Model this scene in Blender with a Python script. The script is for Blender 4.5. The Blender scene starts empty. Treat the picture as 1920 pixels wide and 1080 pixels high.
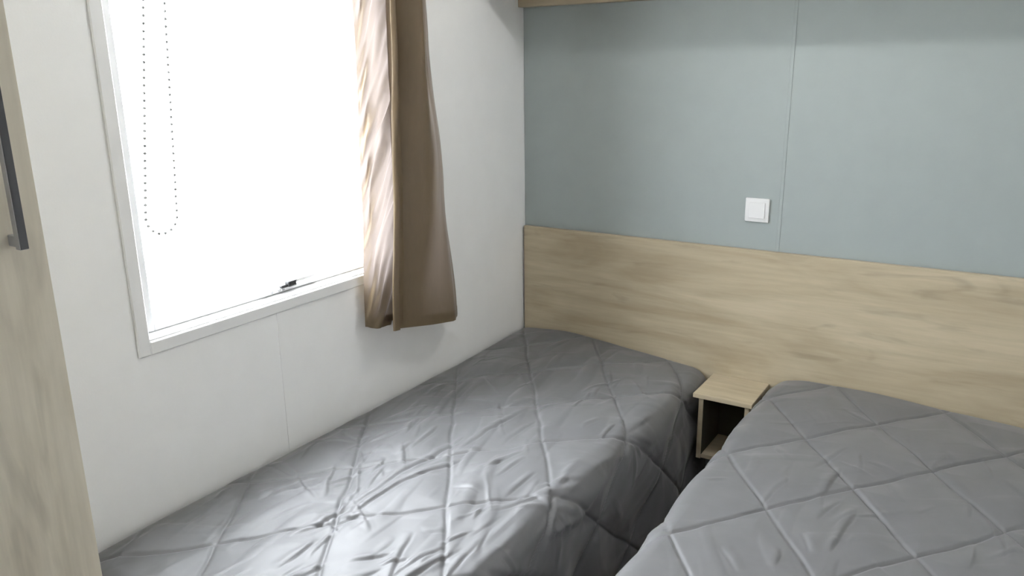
import bpy, bmesh, math, random
import numpy as np
from mathutils import Vector, Matrix

random.seed(7)
S = bpy.context.scene
C = S.collection

# ------------------------------------------------------------------ camera
F_PX, YAW, PITCH, ROLL = 1490.16, 0.5664, 0.2701, -0.0126
CAM = Vector((1.6332, -2.6705, 1.5506))
fw = Vector((-math.sin(YAW)*math.cos(PITCH), math.cos(YAW)*math.cos(PITCH), -math.sin(PITCH)))
r0 = Vector((math.cos(YAW), math.sin(YAW), 0)); u0 = r0.cross(fw)
rr = math.cos(ROLL)*r0 + math.sin(ROLL)*u0
uu = -math.sin(ROLL)*r0 + math.cos(ROLL)*u0
cd = bpy.data.cameras.new('camera'); cam = bpy.data.objects.new('camera', cd); C.objects.link(cam)
M = Matrix((rr, uu, -fw)).transposed().to_4x4(); M.translation = CAM
cam.matrix_world = M
cd.sensor_width = 36; cd.lens = F_PX/1920*36; cd.clip_start = 0.02
S.camera = cam

# ------------------------------------------------------------------ world, exposure
w = bpy.data.worlds.new('overcast_sky'); S.world = w; w.use_nodes = True
bg = w.node_tree.nodes['Background']
bg.inputs[0].default_value = (0.90, 0.948, 1.0, 1)
# standard overcast sky: luminance (1 + 2 sin(elevation)) / 3 of the zenith value, all around
SKY_ZENITH = 41.0
wn_ = w.node_tree.nodes; wl_ = w.node_tree.links
tc = wn_.new('ShaderNodeTexCoord'); sx = wn_.new('ShaderNodeSeparateXYZ'); mr = wn_.new('ShaderNodeMapRange')
mr.inputs['To Min'].default_value = SKY_ZENITH/3; mr.inputs['To Max'].default_value = SKY_ZENITH
wl_.new(tc.outputs['Generated'], sx.inputs[0]); wl_.new(sx.outputs['Z'], mr.inputs[0]); wl_.new(mr.outputs[0], bg.inputs[1])
vs = S.view_settings
vs.view_transform = 'Standard'; vs.look = 'None'; vs.gamma = 1; vs.use_curve_mapping = False
vs.exposure = 0.0
LAMP_POWER = 10.0

# ------------------------------------------------------------------ materials
def mat(name, col, rough=.6, spec=.35, **kw):
    m = bpy.data.materials.new(name); m.use_nodes = True
    b = m.node_tree.nodes['Principled BSDF']
    b.inputs['Base Color'].default_value = (*col, 1)
    b.inputs['Roughness'].default_value = rough
    b.inputs['Specular IOR Level'].default_value = spec
    for k, v in kw.items(): b.inputs[k].default_value = v
    return m, m.node_tree, b

def add_noise(m, nt, b, col, var, scale=(3, 3, 3), nscale=4.0, detail=4, bump=0.0, bscale=300.0):
    n = nt.nodes; l = nt.links
    tc = n.new('ShaderNodeTexCoord'); mp = n.new('ShaderNodeMapping')
    mp.inputs['Scale'].default_value = scale
    l.new(tc.outputs['Object'], mp.inputs[0])
    no = n.new('ShaderNodeTexNoise'); no.inputs['Scale'].default_value = nscale; no.inputs['Detail'].default_value = detail
    l.new(mp.outputs[0], no.inputs['Vector'])
    cr = n.new('ShaderNodeValToRGB')
    cr.color_ramp.elements[0].position = .3; cr.color_ramp.elements[1].position = .7
    cr.color_ramp.elements[0].color = (*[c*(1-var) for c in col], 1)
    cr.color_ramp.elements[1].color = (*[min(1, c*(1+var)) for c in col], 1)
    l.new(no.outputs[0], cr.inputs[0]); l.new(cr.outputs[0], b.inputs['Base Color'])
    if bump:
        n2 = n.new('ShaderNodeTexNoise'); n2.inputs['Scale'].default_value = bscale; n2.inputs['Detail'].default_value = 3
        l.new(tc.outputs['Object'], n2.inputs['Vector'])
        bp = n.new('ShaderNodeBump'); bp.inputs['Strength'].default_value = bump; bp.inputs['Distance'].default_value = .002
        l.new(n2.outputs[0], bp.inputs['Height']); l.new(bp.outputs[0], b.inputs['Normal'])

def plain(name, col, rough=.6, spec=.35, var=.02, bump=0.0, bscale=300., **kw):
    m, nt, b = mat(name, col, rough, spec, **kw)
    add_noise(m, nt, b, col, var, bump=bump, bscale=bscale)
    return m

def wood(name, light, mid, dark, axis, rough=.5):
    """light oak laminate; grain runs along axis (0 x, 1 y, 2 z)"""
    m, nt, b = mat(name, mid, rough, .35)
    n = nt.nodes; l = nt.links
    tc = n.new('ShaderNodeTexCoord')
    def noise(sc_long, sc_cross, scale, detail, dist=0.):
        mp = n.new('ShaderNodeMapping')
        s = [sc_cross]*3; s[axis] = sc_long
        mp.inputs['Scale'].default_value = s
        l.new(tc.outputs['Object'], mp.inputs[0])
        no = n.new('ShaderNodeTexNoise'); no.inputs['Scale'].default_value = scale
        no.inputs['Detail'].default_value = detail; no.inputs['Distortion'].default_value = dist
        l.new(mp.outputs[0], no.inputs['Vector']); return no
    a = noise(.9, 5, 1.5, 4, 1.1)      # broad cathedral bands
    f = noise(1.6, 45, 2.0, 4, .3)     # fine fibres
    kn = noise(3.2, 17, 1.0, 3, .8)    # scattered dark streaks and knots
    k = noise(9, 60, 1.4, 2)           # short saw marks
    cr = n.new('ShaderNodeValToRGB')
    e = cr.color_ramp.elements
    e[0].position = .33; e[0].color = (*dark, 1)
    e[1].position = .68; e[1].color = (*light, 1)
    x = e.new(.5); x.color = (*mid, 1)
    l.new(a.outputs[0], cr.inputs[0])
    def mulby(prev, src, lo, hi):
        mr = n.new('ShaderNodeMapRange'); mr.inputs['From Min'].default_value = .3; mr.inputs['From Max'].default_value = .7
        mr.inputs['To Min'].default_value = lo; mr.inputs['To Max'].default_value = hi
        l.new(src.outputs[0], mr.inputs[0])
        mx = n.new('ShaderNodeMix'); mx.data_type = 'RGBA'; mx.blend_type = 'MULTIPLY'; mx.inputs[0].default_value = 1
        l.new(prev, mx.inputs[6]); l.new(mr.outputs[0], mx.inputs[7]); return mx.outputs[2]
    o = mulby(cr.outputs[0], f, .94, 1.04)
    o = mulby(o, k, .97, 1.02)
    mr = n.new('ShaderNodeMapRange'); mr.inputs['From Min'].default_value = .60; mr.inputs['From Max'].default_value = .74
    mr.inputs['To Min'].default_value = 1.0; mr.inputs['To Max'].default_value = .78
    l.new(kn.outputs[0], mr.inputs[0])
    mx = n.new('ShaderNodeMix'); mx.data_type = 'RGBA'; mx.blend_type = 'MULTIPLY'; mx.inputs[0].default_value = 1
    l.new(o, mx.inputs[6]); l.new(mr.outputs[0], mx.inputs[7]); o = mx.outputs[2]
    l.new(o, b.inputs['Base Color'])
    bp = n.new('ShaderNodeBump'); bp.inputs['Strength'].default_value = .08; bp.inputs['Distance'].default_value = .001
    l.new(f.outputs[0], bp.inputs['Height']); l.new(bp.outputs[0], b.inputs['Normal'])
    return m

OAK = ((.50, .428, .308), (.435, .368, .258), (.365, .30, .202))
OAKW = ((.66, .61, .51), (.60, .55, .45), (.49, .445, .36))
MT = {
 'white_wall': plain('white_wall_vinyl', (.89, .89, .885), .55, .3, .012, .06, 220),
 'blue_wall':  plain('blue_grey_wall_vinyl', (.325, .362, .355), .55, .3, .02, .06, 220),
 'white_trim': plain('white_trim_plastic', (.80, .80, .80), .4, .4, .01),
 'vinyl':      plain('white_window_vinyl', (.86, .86, .86), .35, .4, .01),
 'ceiling':    plain('ceiling_white', (.86, .86, .855), .7, .2, .01),
 'floor':      plain('dark_floor_vinyl', (.30, .25, .20), .5, .3, .15),
 'ground':     plain('pale_gravel', (.55, .54, .51), .9, .1, .15, .4, 60),
 'oak_x':      wood('oak_laminate_lengthwise', *OAK, 0),
 'oak_z':      wood('oak_laminate_upright', *OAKW, 2),
 'dark_metal': plain('anthracite_handle', (.035, .036, .04), .35, .5, .05),
 'steel':      plain('brushed_steel', (.42, .42, .43), .4, .5, .05, Metallic=.3),
 'grey_cover': None, 'brown': None,
 'mattress':   plain('mattress_ticking', (.6, .6, .58), .9, .1, .04),
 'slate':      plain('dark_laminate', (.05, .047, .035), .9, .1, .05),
 'switch':     plain('switch_white', (.74, .74, .735), .35, .4, .005),
 'bead':       plain('bead_chain_grey', (.30, .30, .30), .4, .4, .02),
 'black':      plain('black_plastic', (.012, .012, .013), .4, .4, .05),
 'blind':      plain('blind_cloth', (.75, .75, .73), .8, .1, .02),
}
# quilted microfibre
m, nt, b = mat('grey_microfibre', (.107, .107, .112), .60, 1.0)
add_noise(m, nt, b, (.107, .107, .112), .04, nscale=9, bump=.05, bscale=900)
b.inputs['Sheen Weight'].default_value = .25; b.inputs['Sheen Roughness'].default_value = .4
MT['grey_cover'] = m
# satin-woven brown curtain; thin enough for daylight to glow through it
m, nt, b = mat('brown_satin', (.128, .093, .054), .34, .28)
add_noise(m, nt, b, (.128, .093, .054), .05, scale=(3, 3, 1), nscale=30, bump=.04, bscale=700)
b.inputs['Sheen Weight'].default_value = .04; b.inputs['Sheen Roughness'].default_value = .35
tr = nt.nodes.new('ShaderNodeBsdfTranslucent'); tr.inputs[0].default_value = (.80, .68, .63, 1)
mx = nt.nodes.new('ShaderNodeMixShader'); mx.inputs[0].default_value = .105
nt.links.new(b.outputs[0], mx.inputs[1]); nt.links.new(tr.outputs[0], mx.inputs[2])
nt.links.new(mx.outputs[0], nt.nodes['Material Output'].inputs['Surface'])
MT['brown'] = m
# window glass
m = bpy.data.materials.new('clear_glass'); m.use_nodes = True
nt = m.node_tree; nt.nodes.clear()
o = nt.nodes.new('ShaderNodeOutputMaterial'); mx = nt.nodes.new('ShaderNodeMixShader')
t = nt.nodes.new('ShaderNodeBsdfTransparent'); g = nt.nodes.new('ShaderNodeBsdfGlossy'); g.inputs['Roughness'].default_value = .02
fr = nt.nodes.new('ShaderNodeFresnel'); fr.inputs[0].default_value = 1.25
ge = nt.nodes.new('ShaderNodeNewGeometry'); io = nt.nodes.new('ShaderNodeMapRange')
io.inputs['To Min'].default_value = 1.25; io.inputs['To Max'].default_value = .8      # same plain reflection on both faces of the pane
nt.links.new(ge.outputs['Backfacing'], io.inputs[0]); nt.links.new(io.outputs[0], fr.inputs[0])
nt.links.new(fr.outputs[0], mx.inputs[0]); nt.links.new(t.outputs[0], mx.inputs[1]); nt.links.new(g.outputs[0], mx.inputs[2]); nt.links.new(mx.outputs[0], o.inputs[0])
MT['glass'] = m
# lit lamp diffuser
m, nt, b = mat('lamp_diffuser', (.9, .9, .88), .4)
b.inputs['Emission Color'].default_value = (1, .98, .95, 1); b.inputs['Emission Strength'].default_value = 4
MT['lamp'] = m

# ------------------------------------------------------------------ helpers
def tag(o, label=None, cat=None, group=None, kind=None):
    if label: o['label'] = label
    if cat: o['category'] = cat
    if group: o['group'] = group
    if kind: o['kind'] = kind
    return o

def empty(name, loc, label=None, cat=None, group=None, kind=None):
    o = bpy.data.objects.new(name, None); o.empty_display_size = .05
    C.objects.link(o); o.location = loc
    return tag(o, label, cat, group, kind)

def link(name, bm, m, parent=None, smooth=False):
    me = bpy.data.meshes.new(name); bm.normal_update(); bm.to_mesh(me); bm.free()
    me.materials.append(MT[m])
    if smooth:
        for p in me.polygons: p.use_smooth = True
    o = bpy.data.objects.new(name, me); C.objects.link(o)
    if parent:
        o.parent = parent
        o.matrix_parent_inverse = Matrix.Translation(-Vector(absloc(parent)))
    return o

def absloc(o):
    # meshes are authored in world space; only the Empty of a thing carries an offset
    return o.location if o.type == 'EMPTY' else (0, 0, 0)

def box(bm, x0, x1, y0, y1, z0, z1, bev=0.0, seg=2):
    r = bmesh.ops.create_cube(bm, size=1)
    vs_ = r['verts']
    for v in vs_:
        v.co = Vector(((x0+x1)/2 + v.co.x*(x1-x0), (y0+y1)/2 + v.co.y*(y1-y0), (z0+z1)/2 + v.co.z*(z1-z0)))
    if bev:
        es = list({e for v in vs_ for e in v.link_edges})
        bmesh.ops.bevel(bm, geom=es, offset=bev, segments=seg, affect='EDGES', profile=.5)
    return bm

def bx(name, dims, m, parent=None, bev=0.0, seg=2):
    return link(name, box(bmesh.new(), *dims, bev=bev, seg=seg), m, parent)

def cyl(bm, a, b_, r, seg=16, r2=None):
    a = Vector(a); b_ = Vector(b_); d = b_-a
    q = d.to_track_quat('Z', 'Y').to_matrix().to_4x4(); q.translation = (a+b_)/2
    bmesh.ops.create_cone(bm, cap_ends=True, segments=seg, radius1=r, radius2=r if r2 is None else r2, depth=d.length, matrix=q)
    return bm

def grid_mesh(name, P, m, parent=None, smooth=True):
    """P: (rows, cols, 3) array -> one mesh"""
    R, K, _ = P.shape
    idx = np.arange(R*K).reshape(R, K)
    q = np.stack([idx[:-1, :-1], idx[:-1, 1:], idx[1:, 1:], idx[1:, :-1]], -1).reshape(-1, 4)
    me = bpy.data.meshes.new(name)
    me.vertices.add(R*K); me.vertices.foreach_set('co', P.reshape(-1).astype(np.float32))
    me.loops.add(q.size); me.loops.foreach_set('vertex_index', q.reshape(-1).astype(np.int32))
    me.polygons.add(len(q)); me.polygons.foreach_set('loop_start', np.arange(0, q.size, 4, dtype=np.int32))
    me.update(calc_edges=True); me.validate()
    me.polygons.foreach_set('use_smooth', np.full(len(me.polygons), smooth))
    me.materials.append(MT[m])
    o = bpy.data.objects.new(name, me); C.objects.link(o)
    if parent:
        o.parent = parent; o.matrix_parent_inverse = Matrix.Translation(-Vector(absloc(parent)))
    return o

def vnoise(x, y, seed=0):
    """smooth value noise, arrays in, about -1..1"""
    rs = np.random.RandomState(seed); T = rs.uniform(-1, 1, (256, 256))
    xi = np.floor(x).astype(int); yi = np.floor(y).astype(int)
    fx = x-xi; fy = y-yi
    fx = fx*fx*fx*(fx*(fx*6-15)+10); fy = fy*fy*fy*(fy*(fy*6-15)+10)
    g = lambda i, j: T[i % 256, j % 256]
    return (g(xi, yi)*(1-fx)+g(xi+1, yi)*fx)*(1-fy) + (g(xi, yi+1)*(1-fx)+g(xi+1, yi+1)*fx)*fy

# ================================================================== the setting
RX, RY, RZ = 2.08, -3.0, 2.15          # room: x 0..RX, y RY..0, z 0..RZ
bx('ground', (-30, 30, -30, 30, -.75, -.70), 'ground')['kind'] = 'structure'
bx('floor', (-.06, RX+.06, RY-.06, .06, -.05, 0), 'floor')['kind'] = 'structure'
bx('ceiling', (-.06, RX+.06, RY-.06, .06, RZ, RZ+.05), 'ceiling')['kind'] = 'structure'
bx('wall_right', (RX, RX+.06, RY, 0, 0, RZ), 'white_wall')['kind'] = 'structure'
bx('wall_front', (-.06, RX+.06, RY-.06, RY, 0, RZ), 'white_wall')['kind'] = 'structure'

# back wall: backing and two vinyl-faced panels with an upright joint between them
JX = .991
wb = bx('wall_back', (-.06, RX+.06, .008, .06, 0, RZ), 'blue_wall'); wb['kind'] = 'structure'
bx('wall_panel', (.0005, JX-.003, 0, .008, 0, RZ), 'blue_wall', wb, .0012, 1)
bx('wall_panel', (JX+.003, RX, 0, .008, 0, RZ), 'blue_wall', wb, .0012, 1)
bx('joint_strip', (JX-.0055, JX+.0055, -.0018, .008, 0, RZ), 'blue_wall', wb, .0012, 2)

# left wall with the window opening
WY0, WY1, WZ0, WZ1 = -1.660, -.82, .9545, 2.0
TH = .055
bm = bmesh.new()
box(bm, -TH, 0, RY, WY0, 0, RZ); box(bm, -TH, 0, WY1, .008, 0, RZ)
box(bm, -TH, 0, WY0, WY1, 0, WZ0); box(bm, -TH, 0, WY0, WY1, WZ1, RZ)
wl = link('wall_left', bm, 'white_wall'); wl['kind'] = 'structure'
bx('joint_strip', (-.001, .0014, -1.286, -1.240, 0, .9225), 'white_wall', wl, .001, 1)

# window
wn = empty('window_1', (0, (WY0+WY1)/2, WZ0), kind='structure')
TW = .0315
def ring(name, x0, x1, ya, yb, za, zb, wid, m, parent, bev=.0015):
    bm = bmesh.new()
    box(bm, x0, x1, ya-wid, ya, za-wid, zb+wid, bev, 1); box(bm, x0, x1, yb, yb+wid, za-wid, zb+wid, bev, 1)
    box(bm, x0, x1, ya, yb, za-wid, za, bev, 1); box(bm, x0, x1, ya, yb, zb, zb+wid, bev, 1)
    return link(name, bm, m, parent)
ring('casing', -.001, .007, WY0, WY1, WZ0, WZ1, TW, 'white_trim', wn, .0025)
# frame lining the opening, stepped inward
L1 = .004
ring('frame', -.060, -.0008, WY0+L1, WY1-L1, WZ0+L1, WZ1-L1, L1, 'vinyl', wn, .001)
SW, SH = .047, .022                     # sash stile and rail widths
bm = bmesh.new()
for ya, yb in ((WY0+.0045, WY0+SW), (WY1-SW, WY1-.0045)): box(bm, -.060, -.044, ya, yb, WZ0+.0045, WZ1-.0045, .002, 1)
for za, zb in ((WZ0+.0045, WZ0+SH), (WZ1-SW, WZ1-.0045)): box(bm, -.060, -.044, WY0+SW, WY1-SW, za, zb, .002, 1)
link('sash', bm, 'vinyl', wn)
bx('pane', (-.054, -.051, WY0+SW-.004, WY1-SW+.004, WZ0+SH-.004, WZ1-SW+.004), 'glass', wn)
# latch on the bottom rail
la = bx('latch', (-.044, -.038, -1.300, -1.100, WZ0+.008, WZ0+.021), 'vinyl', wn, .002, 1)
bm = bmesh.new(); box(bm, -.040, -.020, -1.215, -1.186, WZ0+.020, WZ0+.037, .004, 2)
box(bm, -.038, -.026, -1.236, -1.208, WZ0+.020, WZ0+.028, .002, 1)
link('latch_knob', bm, 'black', la)
bm = bmesh.new(); box(bm, -.040, -.030, -1.186, -1.095, WZ0+.026, WZ0+.036, .002, 1)
link('latch_lever', bm, 'white_trim', la)
for y in (-1.262, -1.236, -1.222):
    link('screw', cyl(bmesh.new(), (-.0385, y, WZ0+.0145), (-.0355, y, WZ0+.0145), .0038, 10), 'steel', la)

# ================================================================== headboard, cabinet
bx('headboard', (.009, 2.02, -.024, -.006, .16, .9475), 'oak_x', None, .0012, 1)
tag(bpy.data.objects['headboard'], 'long light oak headboard panel running behind both beds', 'headboard')

cb = empty('wall_cabinet', (1.0, 0, 1.766), 'light oak overhead cabinet along the top of the blue-grey wall', 'cabinet')
bx('body', (.002, 2.0, -.282, 0, 1.817, RZ-.002), 'oak_x', cb, .001, 1)
bx('support_rail', (.002, 2.0, -.040, 0, 1.766, 1.817), 'oak_x', cb, .001, 1)
for i in range(3):
    d = bx('door', (.004+i*.666, .666+i*.666, -.300, -.283, 1.819, RZ-.004), 'oak_x', cb, .001, 1)
    bx('handle', (.28+i*.666, .40+i*.666, -.318, -.300, 1.835, 1.845), 'dark_metal', d, .002, 1)

# ================================================================== light switch
SX, SZ = .876, 1.0412
sw = empty('light_switch', (SX+.04, 0, SZ), 'square white light switch on the blue-grey wall above the headboard', 'switch')
bx('cover_plate', (SX, SX+.08, -.009, 0, SZ, SZ+.08), 'switch', sw, .003, 3)
bm = bmesh.new(); box(bm, SX+.0135, SX+.0665, -.013, -.007, SZ+.0135, SZ+.0665, .0015, 2)
for v in bm.verts:                       # rocker tilted, top pressed in
    if v.co.y < -.0085: v.co.y += (v.co.z-SZ-.04)*.05
link('rocker', bm, 'switch', sw)

# ================================================================== nightstand between the beds
nsd = empty('nightstand', (.905, -.11, .24), 'small open light oak nightstand between the two beds', 'nightstand')
bx('top', (.806, 1.006, -.235, -.0245, .466, .482), 'oak_x', nsd, .0015, 1)
bx('side_panel', (.823, .839, -.222, -.0245, .240, .466), 'oak_x', nsd, .001, 1)
bx('side_panel', (.979, .995, -.222, -.0245, .240, .466), 'oak_x', nsd, .001, 1)
bx('shelf', (.839, .979, -.215, -.0245, .240, .256), 'oak_x', nsd, .001, 1)
bx('shade_lining', (.839, .8405, -.220, -.036, .256, .466), 'slate', nsd)  # dark sheet added over the oak inner face, standing in for shade
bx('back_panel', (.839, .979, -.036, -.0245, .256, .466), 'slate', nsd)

# ================================================================== wardrobe
WX, WY = .45, -2.0765
wd = empty('wardrobe', (.225, -2.5, 0), 'light oak wardrobe with a dark bar handle at the left picture edge', 'wardrobe')
bx('body', (.002, WX-.020, -2.98, WY, .0, 2.10), 'oak_z', wd, .001, 1)
for y0, y1, hy in ((-2.526, WY, None), (-2.98, -2.530, None)):
    d = bx('door', (WX-.018, WX, y0, y1, .06, 2.098), 'oak_z', wd, .0004, 1)
    ya = y1-.0505 if y1 == WY else y0+.05
    h = bx('handle', (WX+.020, WX+.032, ya, ya+.012, 1.315, 1.650), 'steel', d, .0008, 1)
    bx('handle_inlay', (WX+.0315, WX+.0335, ya+.0008, ya+.0112, 1.316, 1.649), 'dark_metal', d)
    for z in (1.318, 1.631):
        bx('handle_foot', (WX, WX+.021, ya+.001, ya+.011, z, z+.016), 'steel', d, .001, 1)

# ================================================================== beds
def bed(x0, x1, label):
    e = empty('single_bed', ((x0+x1)/2, -.96, 0), label, 'bed', 'twin single beds')
    bx('base', (x0, x1, -1.90, -.03, .10, .27), 'slate', e, .008, 2)
    bx('mattress', (x0, x1, -1.90, -.03, .27, .485), 'mattress', e, .03, 3)
    for x in (x0+.05, x1-.05):
        for y in (-1.85, -.10):
            link('leg', cyl(bmesh.new(), (x, y, 0), (x, y, .10), .022, 14), 'dark_metal', e)
    return e
bed(.045, .745, 'single bed against the window wall, hidden under its grey quilt')
bed(1.065, 1.755, 'single bed right of the nightstand, hidden under its grey quilt')

def profile(n_seg, lo, hi, r_lo, r_hi, drop_lo, drop_hi):
    """unrolled cross-section: arrays (arc, pos, drop) of a flat top with rounded shoulders and hanging sides"""
    pts = []
    for t in np.linspace(1, 0, max(2, int(drop_lo/.0065))): pts.append((lo, r_lo + (drop_lo)*t))
    for a in np.linspace(0, math.pi/2, 12)[1:]: pts.append((lo + r_lo*(1-math.cos(a)), r_lo*(1-math.sin(a))))
    for t in np.linspace(0, 1, n_seg)[1:]: pts.append((lo+r_lo + (hi-r_hi-lo-r_lo)*t, 0.))
    for a in np.linspace(0, math.pi/2, 16)[1:]: pts.append((hi-r_hi + r_hi*math.sin(a), r_hi*(1-math.cos(a))))
    for t in np.linspace(0, 1, max(2, int(drop_hi/.0065)))[1:]: pts.append((hi, r_hi + drop_hi*t))
    P = np.array(pts)
    arc = np.concatenate([[0], np.cumsum(np.linalg.norm(np.diff(P, axis=0), axis=1))])
    k = np.argmin(np.abs(P[:, 0]-(lo+r_lo)) + P[:, 1])
    arc = arc - arc[k] + P[k, 0]           # unrolled coordinate equals position on the flat top
    return arc, P[:, 0], P[:, 1]

def seg_dist(X, Y, a, b):
    ax, ay = a; bx_, by = b
    dx, dy = bx_-ax, by-ay; L2 = dx*dx+dy*dy
    t = np.clip(((X-ax)*dx+(Y-ay)*dy)/L2, 0, 1)
    sx = X-(ax+t*dx); sy = Y-(ay+t*dy)
    side = np.sign(dx*(Y-ay)-dy*(X-ax))
    return np.hypot(sx, sy), t, side

def quilt(name, label, xr, r, drops, fam_a, fam_b, top, creases, dome, seed, flare, rough=1.0):
    ax, px, dxx = profile(220, xr[0], xr[1], r[0], r[1], drops[0], drops[1])
    ay, py, dyy = profile(450, -1.925, -.0262, .05, .028, .20, .05)
    A, B = np.meshgrid(ax, ay); X, Y = np.meshgrid(px, py)
    DX, DY = np.meshgrid(dxx, dyy)
    Z = top - DX - DY
    Z += dome(X, Y)
    # stitched diamonds
    slope, icpt, sp = fam_a
    n1 = math.hypot(1, slope)
    wob = .006*vnoise(A*9, B*9, seed+5)
    q1 = ((B - slope*A - icpt)/sp + wob*3); d1 = np.abs(q1-np.round(q1))*sp/n1
    slope2, icpt2, sp2 = fam_b
    n2 = math.hypot(1, slope2)
    q2 = ((B - slope2*A - icpt2)/sp2 + wob*3); d2 = np.abs(q2-np.round(q2))*sp2/n2
    dm = np.minimum(d1, d2)
    H = (.0060+.004*np.clip((DX-.005)/.10, 0, 1))*(1-np.exp(-(dm/.045)**2)) - .0058*np.exp(-(dm/.0046)**2)
    # puckers running out from the seams
    along1 = A*1.0 + B*slope; along2 = A + B*slope2
    pk = vnoise(along1*24/n1, d1*14+np.round(q1)*7.3, seed+1)*np.exp(-d1/.035) + vnoise(along2*24/n2, d2*14+np.round(q2)*5.1, seed+2)*np.exp(-d2/.035)
    H += .0016*rough*pk
    # soft unevenness and long folds along the bed
    H += .006*rough*vnoise(A*5, B*4, seed+3) + .0030*rough*vnoise(A*17+B*3, B*6, seed+4)
    n = vnoise(A*26+B*5+2*vnoise(A*3, B*3, seed+9), B*5.5, seed+6)
    H += .0042*rough*np.maximum(0, n-.25)
    n = vnoise(A*14-B*22, B*6+A*5, seed+8)
    H += .0028*rough*np.maximum(0, n-.3)
    AW = A + .007*vnoise(A*11, B*9, seed+20) + .003*vnoise(A*30, B*26, seed+22)
    BW = B + .007*vnoise(A*9, B*11, seed+21)
    def crease(a, b, amp, wid=1.0):
        d, t, side = seg_dist(AW, BW, a, b)
        env = np.sin(math.pi*np.clip(t, 0, 1))**.8
        q = d*side/wid
        return amp*env*(np.exp(-((q-.011)/.012)**2) - .8*np.exp(-((q-.0005)/.0035)**2) - .25*np.exp(-((q+.012)/.012)**2))
    for (a, b, amp) in creases:
        ex = .18
        a2 = (a[0]-ex*(b[0]-a[0]), a[1]-ex*(b[1]-a[1])); b2 = (b[0]+ex*(b[0]-a[0]), b[1]+ex*(b[1]-a[1]))
        H += crease(a2, b2, amp*.62)
    rs = np.random.RandomState(seed+40)
    for _ in range(int(90*rough)):
        cx = rs.uniform(xr[0]+.03, xr[1]+.12); cy = -.25-1.6*rs.uniform()**.7
        an = math.pi/2 + rs.normal(0, .55); ln = rs.uniform(.05, .2)*.5
        H += crease((cx-ln*math.cos(an), cy-ln*math.sin(an)), (cx+ln*math.cos(an), cy+ln*math.sin(an)), rs.uniform(.0012, .0034)*rough, rs.uniform(.5, .9))
    # hanging sides swing in and out in soft folds
    hang = np.clip((DX-.05)/.30, 0, 1)
    sgn = np.where(X > (xr[0]+xr[1])/2, 1., -1.)
    fold = vnoise(B*7+1.5*vnoise(B*2, A*2, seed+12), A*1.2, seed+11)
    X = X + sgn*np.where(sgn > 0, flare[1], flare[0])*hang*(fold*.9+.25)
    hy = np.clip((DY-.05)/.2, 0, 1)*(Y < -1)
    Y = Y - hy*.015*vnoise(A*8, B*2, seed+13)
    P = np.stack([X, Y, Z], -1)
    # displace along the surface normal
    du = np.gradient(P, axis=1); dv = np.gradient(P, axis=0)
    N = np.cross(du, dv); N /= np.linalg.norm(N, axis=-1, keepdims=True)+1e-9
    damp = np.where((DX > .02) & (sgn < 0) & (flare[0] == 0), .15, 1.)*np.where(Y > -1, np.clip((-.03-Y)/.09, .12, 1.), 1.)*np.where(flare[0] == 0, np.clip((X-.006)/.06, .15, 1.), 1.)
    P = P + N*(H*damp)[..., None]
    P[..., 2] = np.maximum(P[..., 2], .05)
    P[..., 1] = np.minimum(P[..., 1], -.0255)
    o = grid_mesh(name, P, 'grey_cover')
    return tag(o, label, 'quilt', 'matching grey quilts')

cr1 = [[[0.432, -1.021], [0.447, -0.782], .007],[[0.411, -1.46], [0.411, -1.305], .010],[[0.411, -1.305], [0.462, -1.12], .009],[[0.38, -1.459], [0.381, -1.279], .006],[[0.381, -1.279], [0.39, -1.03], .008],[[0.35, -1.58], [0.385, -1.46], .009],[[0.414, -1.686], [0.414, -1.589], .007],[[0.537, -1.601], [0.584, -1.53], .007],[[0.478, -1.72], [0.483, -1.649], .007],[[0.777, -1.481], [0.772, -1.261], .007],[[0.74, -1.36], [0.745, -1.2], .006],[[0.637, -1.596], [0.585, -1.468], .008],[[0.031, -1.396], [0.135, -1.396], .008],[[0.157, -1.52], [0.165, -1.47], .005],[[0.393, -1.489], [0.455, -1.47], .007],[[0.595, -1.427], [0.628, -1.396], .005],[[0.563, -1.10], [0.569, -1.03], .005],[[0.535, -1.23], [0.593, -1.22], .004],[[0.395, -0.728], [0.424, -0.655], .006],[[0.754, -1.12], [0.742, -0.96], .008],[[0.776, -0.965], [0.8, -0.783], .007],[[0.72, -1.15], [0.79, -1.17], .007],[[0.742, -1.53], [0.726, -1.40], .007],[[0.751, -1.434], [0.716, -1.34], .006],[[0.055, -1.229], [0.145, -1.163], .005],[[0.015, -1.14], [0.136, -1.153], .005],[[.69,-1.25],[.78,-1.05],.007],[[.66,-1.62],[.70,-1.45],.008],[[.56,-1.75],[.60,-1.6],.007],[[.83,-1.2],[.86,-1.02],.008],[[.80,-1.42],[.90,-1.25],.008]]
for cx, cy in ((.772, -1.157), (.768, -.69), (.80, -1.60)):
    for k in range(7):
        an = math.radians(-75+k*32); l0, l1 = .018, .085+.03*(k % 3)
        cr1.append([[cx+l0*math.cos(an), cy+l0*math.sin(an)], [cx+l1*math.cos(an), cy+l1*math.sin(an)], .0065])
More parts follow.
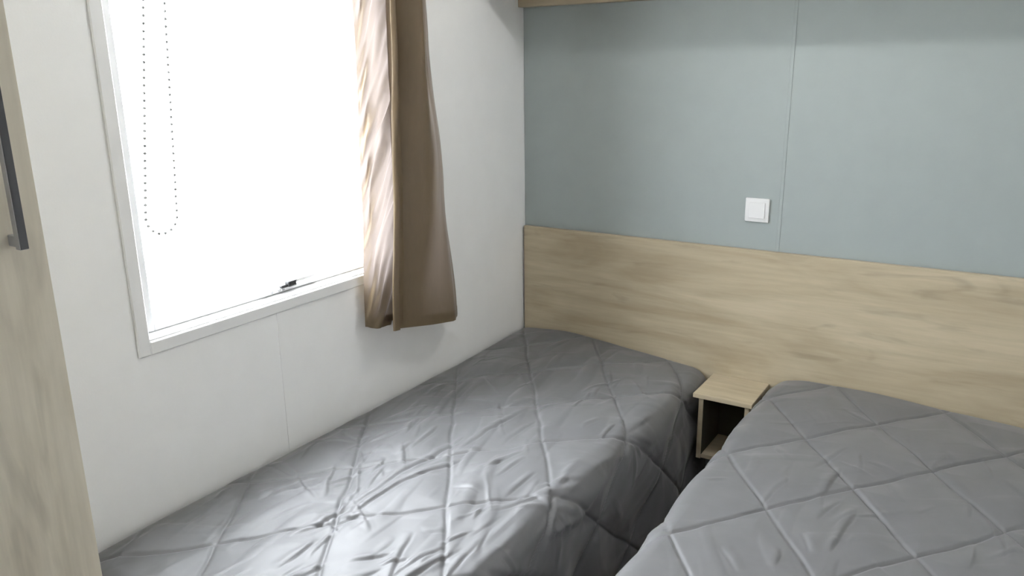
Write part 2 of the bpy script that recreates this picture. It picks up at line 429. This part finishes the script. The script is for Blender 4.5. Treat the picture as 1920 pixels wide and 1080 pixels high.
cr2 = [[[1.34, -0.77], [1.348, -0.649], .006],[[1.409, -0.999], [1.419, -0.849], .007],[[1.358, -0.908], [1.377, -0.807], .004],[[1.402, -1.032], [1.412, -0.988], .005],[[1.466, -0.644], [1.49, -0.715], .004],[[1.404, -0.731], [1.477, -0.825], .006],[[1.199, -1.146], [1.244, -1.2], .005],[[1.33, -0.998], [1.356, -1.051], .006],[[1.318, -1.138], [1.314, -1.086], .005],[[1.407, -0.559], [1.463, -0.58], .004],[[1.165, -0.587], [1.205, -0.652], .004],[[1.285, -0.245], [1.37, -0.284], .004],[[1.577, -0.385], [1.591, -0.435], .003],[[1.664, -0.937], [1.672, -0.84], .005],[[1.718, -0.753], [1.725, -0.864], .005]]
def dome1(X, Y):
    return (+.029*np.exp(-((X-.22)/.20)**2) - .030*np.clip((X-.38)/.42, 0, 1)**1.3)*np.exp(np.minimum(Y, 0)/.16) \
        - .012*np.clip((X-.55)/.25, 0, 1)**2
def dome2(X, Y):
    return (.006*np.exp(-((X-1.28)/.2)**2) - .024*np.clip((X-1.35)/.4, 0, 1) - .035*np.clip((1.14-X)/.14, 0, 1)**1.5)*np.exp(np.minimum(Y, 0)/.22)
quilt('quilt', 'wrinkled grey diamond-stitched quilt on the bed below the window', (.004, .792), (.030, .058), (.08, .36),
      (-1.445, -.482, .455), (1.09, -1.545, .39), .524, cr1, dome1, 21, (0, .026), 1.2)
quilt('quilt', 'smoother grey diamond-stitched quilt on the bed to the right of the nightstand', (1.018, 1.80), (.055, .06), (.36, .36),
      (-1.40, 1.235, .432), (1.30, -2.525, .45), .524, cr2, dome2, 55, (.012, .02), .7)

# ================================================================== curtain
cu = empty('curtain', (.08, -.78, .73), 'gathered brown satin curtain hanging at the window side nearest the headboard', 'curtain')
# plan points (x, y) at several heights; index 0 is the edge over the window, then the front fold, then the wall-side edge
def catmull(P, n):
    P = np.array(P, float); P = np.vstack([2*P[0]-P[1], P, 2*P[-1]-P[-2]]); out = []
    K = len(P)-3
    for u in np.linspace(0, K-1e-9, n):
        i = int(u); t = u-i; p0, p1, p2, p3 = P[i:i+4]
        out.append(.5*((2*p1)+(-p0+p2)*t+(2*p0-5*p1+4*p2-p3)*t*t+(-p0+3*p1-3*p2+p3)*t**3))
    return np.array(out)
CZ = [0.0, .35, .70, 1.0]      # fraction from hem to heading
PL = [ # hem
 [(.030, -.978), (.060, -.955), (.058, -.90), (.056, -.83), (.078, -.83), (.090, -.89), (.106, -.938), (.116, -.922), (.086, -.885), (.112, -.77), (.121, -.66), (.100, -.61), (.062, -.555)],
 [(.036, -.965), (.060, -.94), (.060, -.88), (.056, -.81), (.078, -.81), (.094, -.87), (.110, -.910), (.120, -.894), (.076, -.862), (.130, -.775), (.106, -.68), (.085, -.635), (.055, -.602)],
 [(.040, -.957), (.062, -.93), (.060, -.87), (.056, -.80), (.076, -.80), (.094, -.85), (.114, -.893), (.124, -.876), (.066, -.85), (.142, -.79), (.088, -.725), (.075, -.685), (.050, -.645)],
 [(.046, -.992), (.064, -.94), (.060, -.87), (.056, -.80), (.076, -.80), (.096, -.85), (.116, -.884), (.126, -.868), (.060, -.842), (.148, -.808), (.078, -.76), (.085, -.715), (.050, -.672)]]
HEMZ = [.803, .797, .793, .79, .79, .79, .790, .789, .778, .762, .745, .738, .733]
NC, NR = 300, 260
prof = [catmull(pp, NC) for pp in PL]
hem = np.interp(np.linspace(0, 12, NC), range(13), HEMZ)
TOPZ = 2.043
rows = []
for fz in np.linspace(0, 1, NR):
    k = min(int(np.searchsorted(CZ, fz, side='right'))-1, 2)
    t = (fz-CZ[k])/(CZ[k+1]-CZ[k]); t = t*t*(3-2*t)
    xy = prof[k]*(1-t)+prof[k+1]*t
    rows.append(np.column_stack([xy, hem + (TOPZ-hem)*fz]))
P = np.array(rows)
U, V = np.meshgrid(np.linspace(0, 1, NC), P[:, 0, 2])
du = np.gradient(P, axis=1); dv = np.gradient(P, axis=0)
N = np.cross(du, dv); N /= np.linalg.norm(N, axis=-1, keepdims=True)+1e-9
left = np.clip((.27-U)/.05, 0, 1)
ruf = vnoise(V*14-U*22, U*5, 3)*.016 + vnoise(V*27-U*34, U*9, 4)*.007
Hc = left*ruf*np.clip(U/.05, .35, 1) + (1-left)*(.0035*vnoise(U*16, V*2.2, 6)+.0012*vnoise(U*30-V*6, V*5, 7))
P = P + N*Hc[..., None]
P[..., 0] = np.maximum(P[..., 0], .012)
body = grid_mesh('curtain_panel', P, 'brown', cu)
hr = int(NR*.030)
off = np.linspace(1, 1, NC)
Ph = P[:hr+1] + N[:hr+1]*.0010
hm_ = grid_mesh('hem', Ph, 'brown', cu)

# rod above the frame
rod = empty('curtain_rod', (.08, -1.24, 2.055), 'thin steel curtain rod above the window', 'curtain rod')
link('pole', cyl(bmesh.new(), (.085, -1.85, 2.055), (.085, -.58, 2.055), .010, 18), 'steel', rod, True)
for y in (-1.80, -.62):
    bm = bmesh.new(); cyl(bm, (0, y, 2.055), (.085, y, 2.055), .006, 12); cyl(bm, (0, y, 2.055), (.006, y, 2.055), .022, 18)
    link('bracket', bm, 'steel', rod)

# ================================================================== roller blind with bead chain
rb = empty('roller_blind', (-.02, -1.24, 1.965), 'rolled-up window blind with a hanging bead chain loop', 'blind')
link('roll', cyl(bmesh.new(), (-.022, WY0+.02, 1.965), (-.022, WY1-.02, 1.965), .019, 24), 'blind', rb, True)
path = []
cy0, cz0 = -1.572, 1.232
for z in np.linspace(1.965, cz0, 60): path.append((cy0-.040+.135*(z-cz0), z))
for a in np.linspace(math.pi, 2*math.pi, 24)[1:]: path.append((cy0+.040*math.cos(a), cz0+.042*math.sin(a)))
for z in np.linspace(cz0, 1.965, 60)[1:]: path.append((cy0+.040+.075*(z-cz0), z))
path = np.array(path)
arc = np.concatenate([[0], np.cumsum(np.hypot(*np.diff(path, axis=0).T))])
bm = bmesh.new()
for t in np.arange(0, arc[-1], .0165):
    y = np.interp(t, arc, path[:, 0]); z = np.interp(t, arc, path[:, 1])
    bmesh.ops.create_icosphere(bm, subdivisions=1, radius=.0042, matrix=Matrix.Translation((-.022, y, z)))
for i in range(len(path)-1):
    cyl(bm, (-.022, *path[i]), (-.022, *path[i+1]), .0005, 5)
tag(link('bead_chain', bm, 'bead', rb, True), kind='stuff')

# ================================================================== ceiling lamp (above the frame)
LP = (1.10, -.69, 2.10)
cl = empty('ceiling_lamp', (LP[0], LP[1], RZ), 'small round ceiling lamp above the gap between the beds', 'lamp')
link('lamp_base', cyl(bmesh.new(), (LP[0], LP[1], RZ-.015), (LP[0], LP[1], RZ), .05, 28), 'white_trim', cl, True)
bm = bmesh.new(); cyl(bm, (LP[0], LP[1], RZ-.022), (LP[0], LP[1], RZ-.0155), .036, 28)
link('diffuser', bm, 'lamp', cl)
ld = bpy.data.lights.new('lamp_glow', 'POINT'); ld.energy = LAMP_POWER; ld.shadow_soft_size = .022; ld.color = (1, .99, .97)
lo = bpy.data.objects.new('lamp_glow', ld); C.objects.link(lo); lo.location = LP
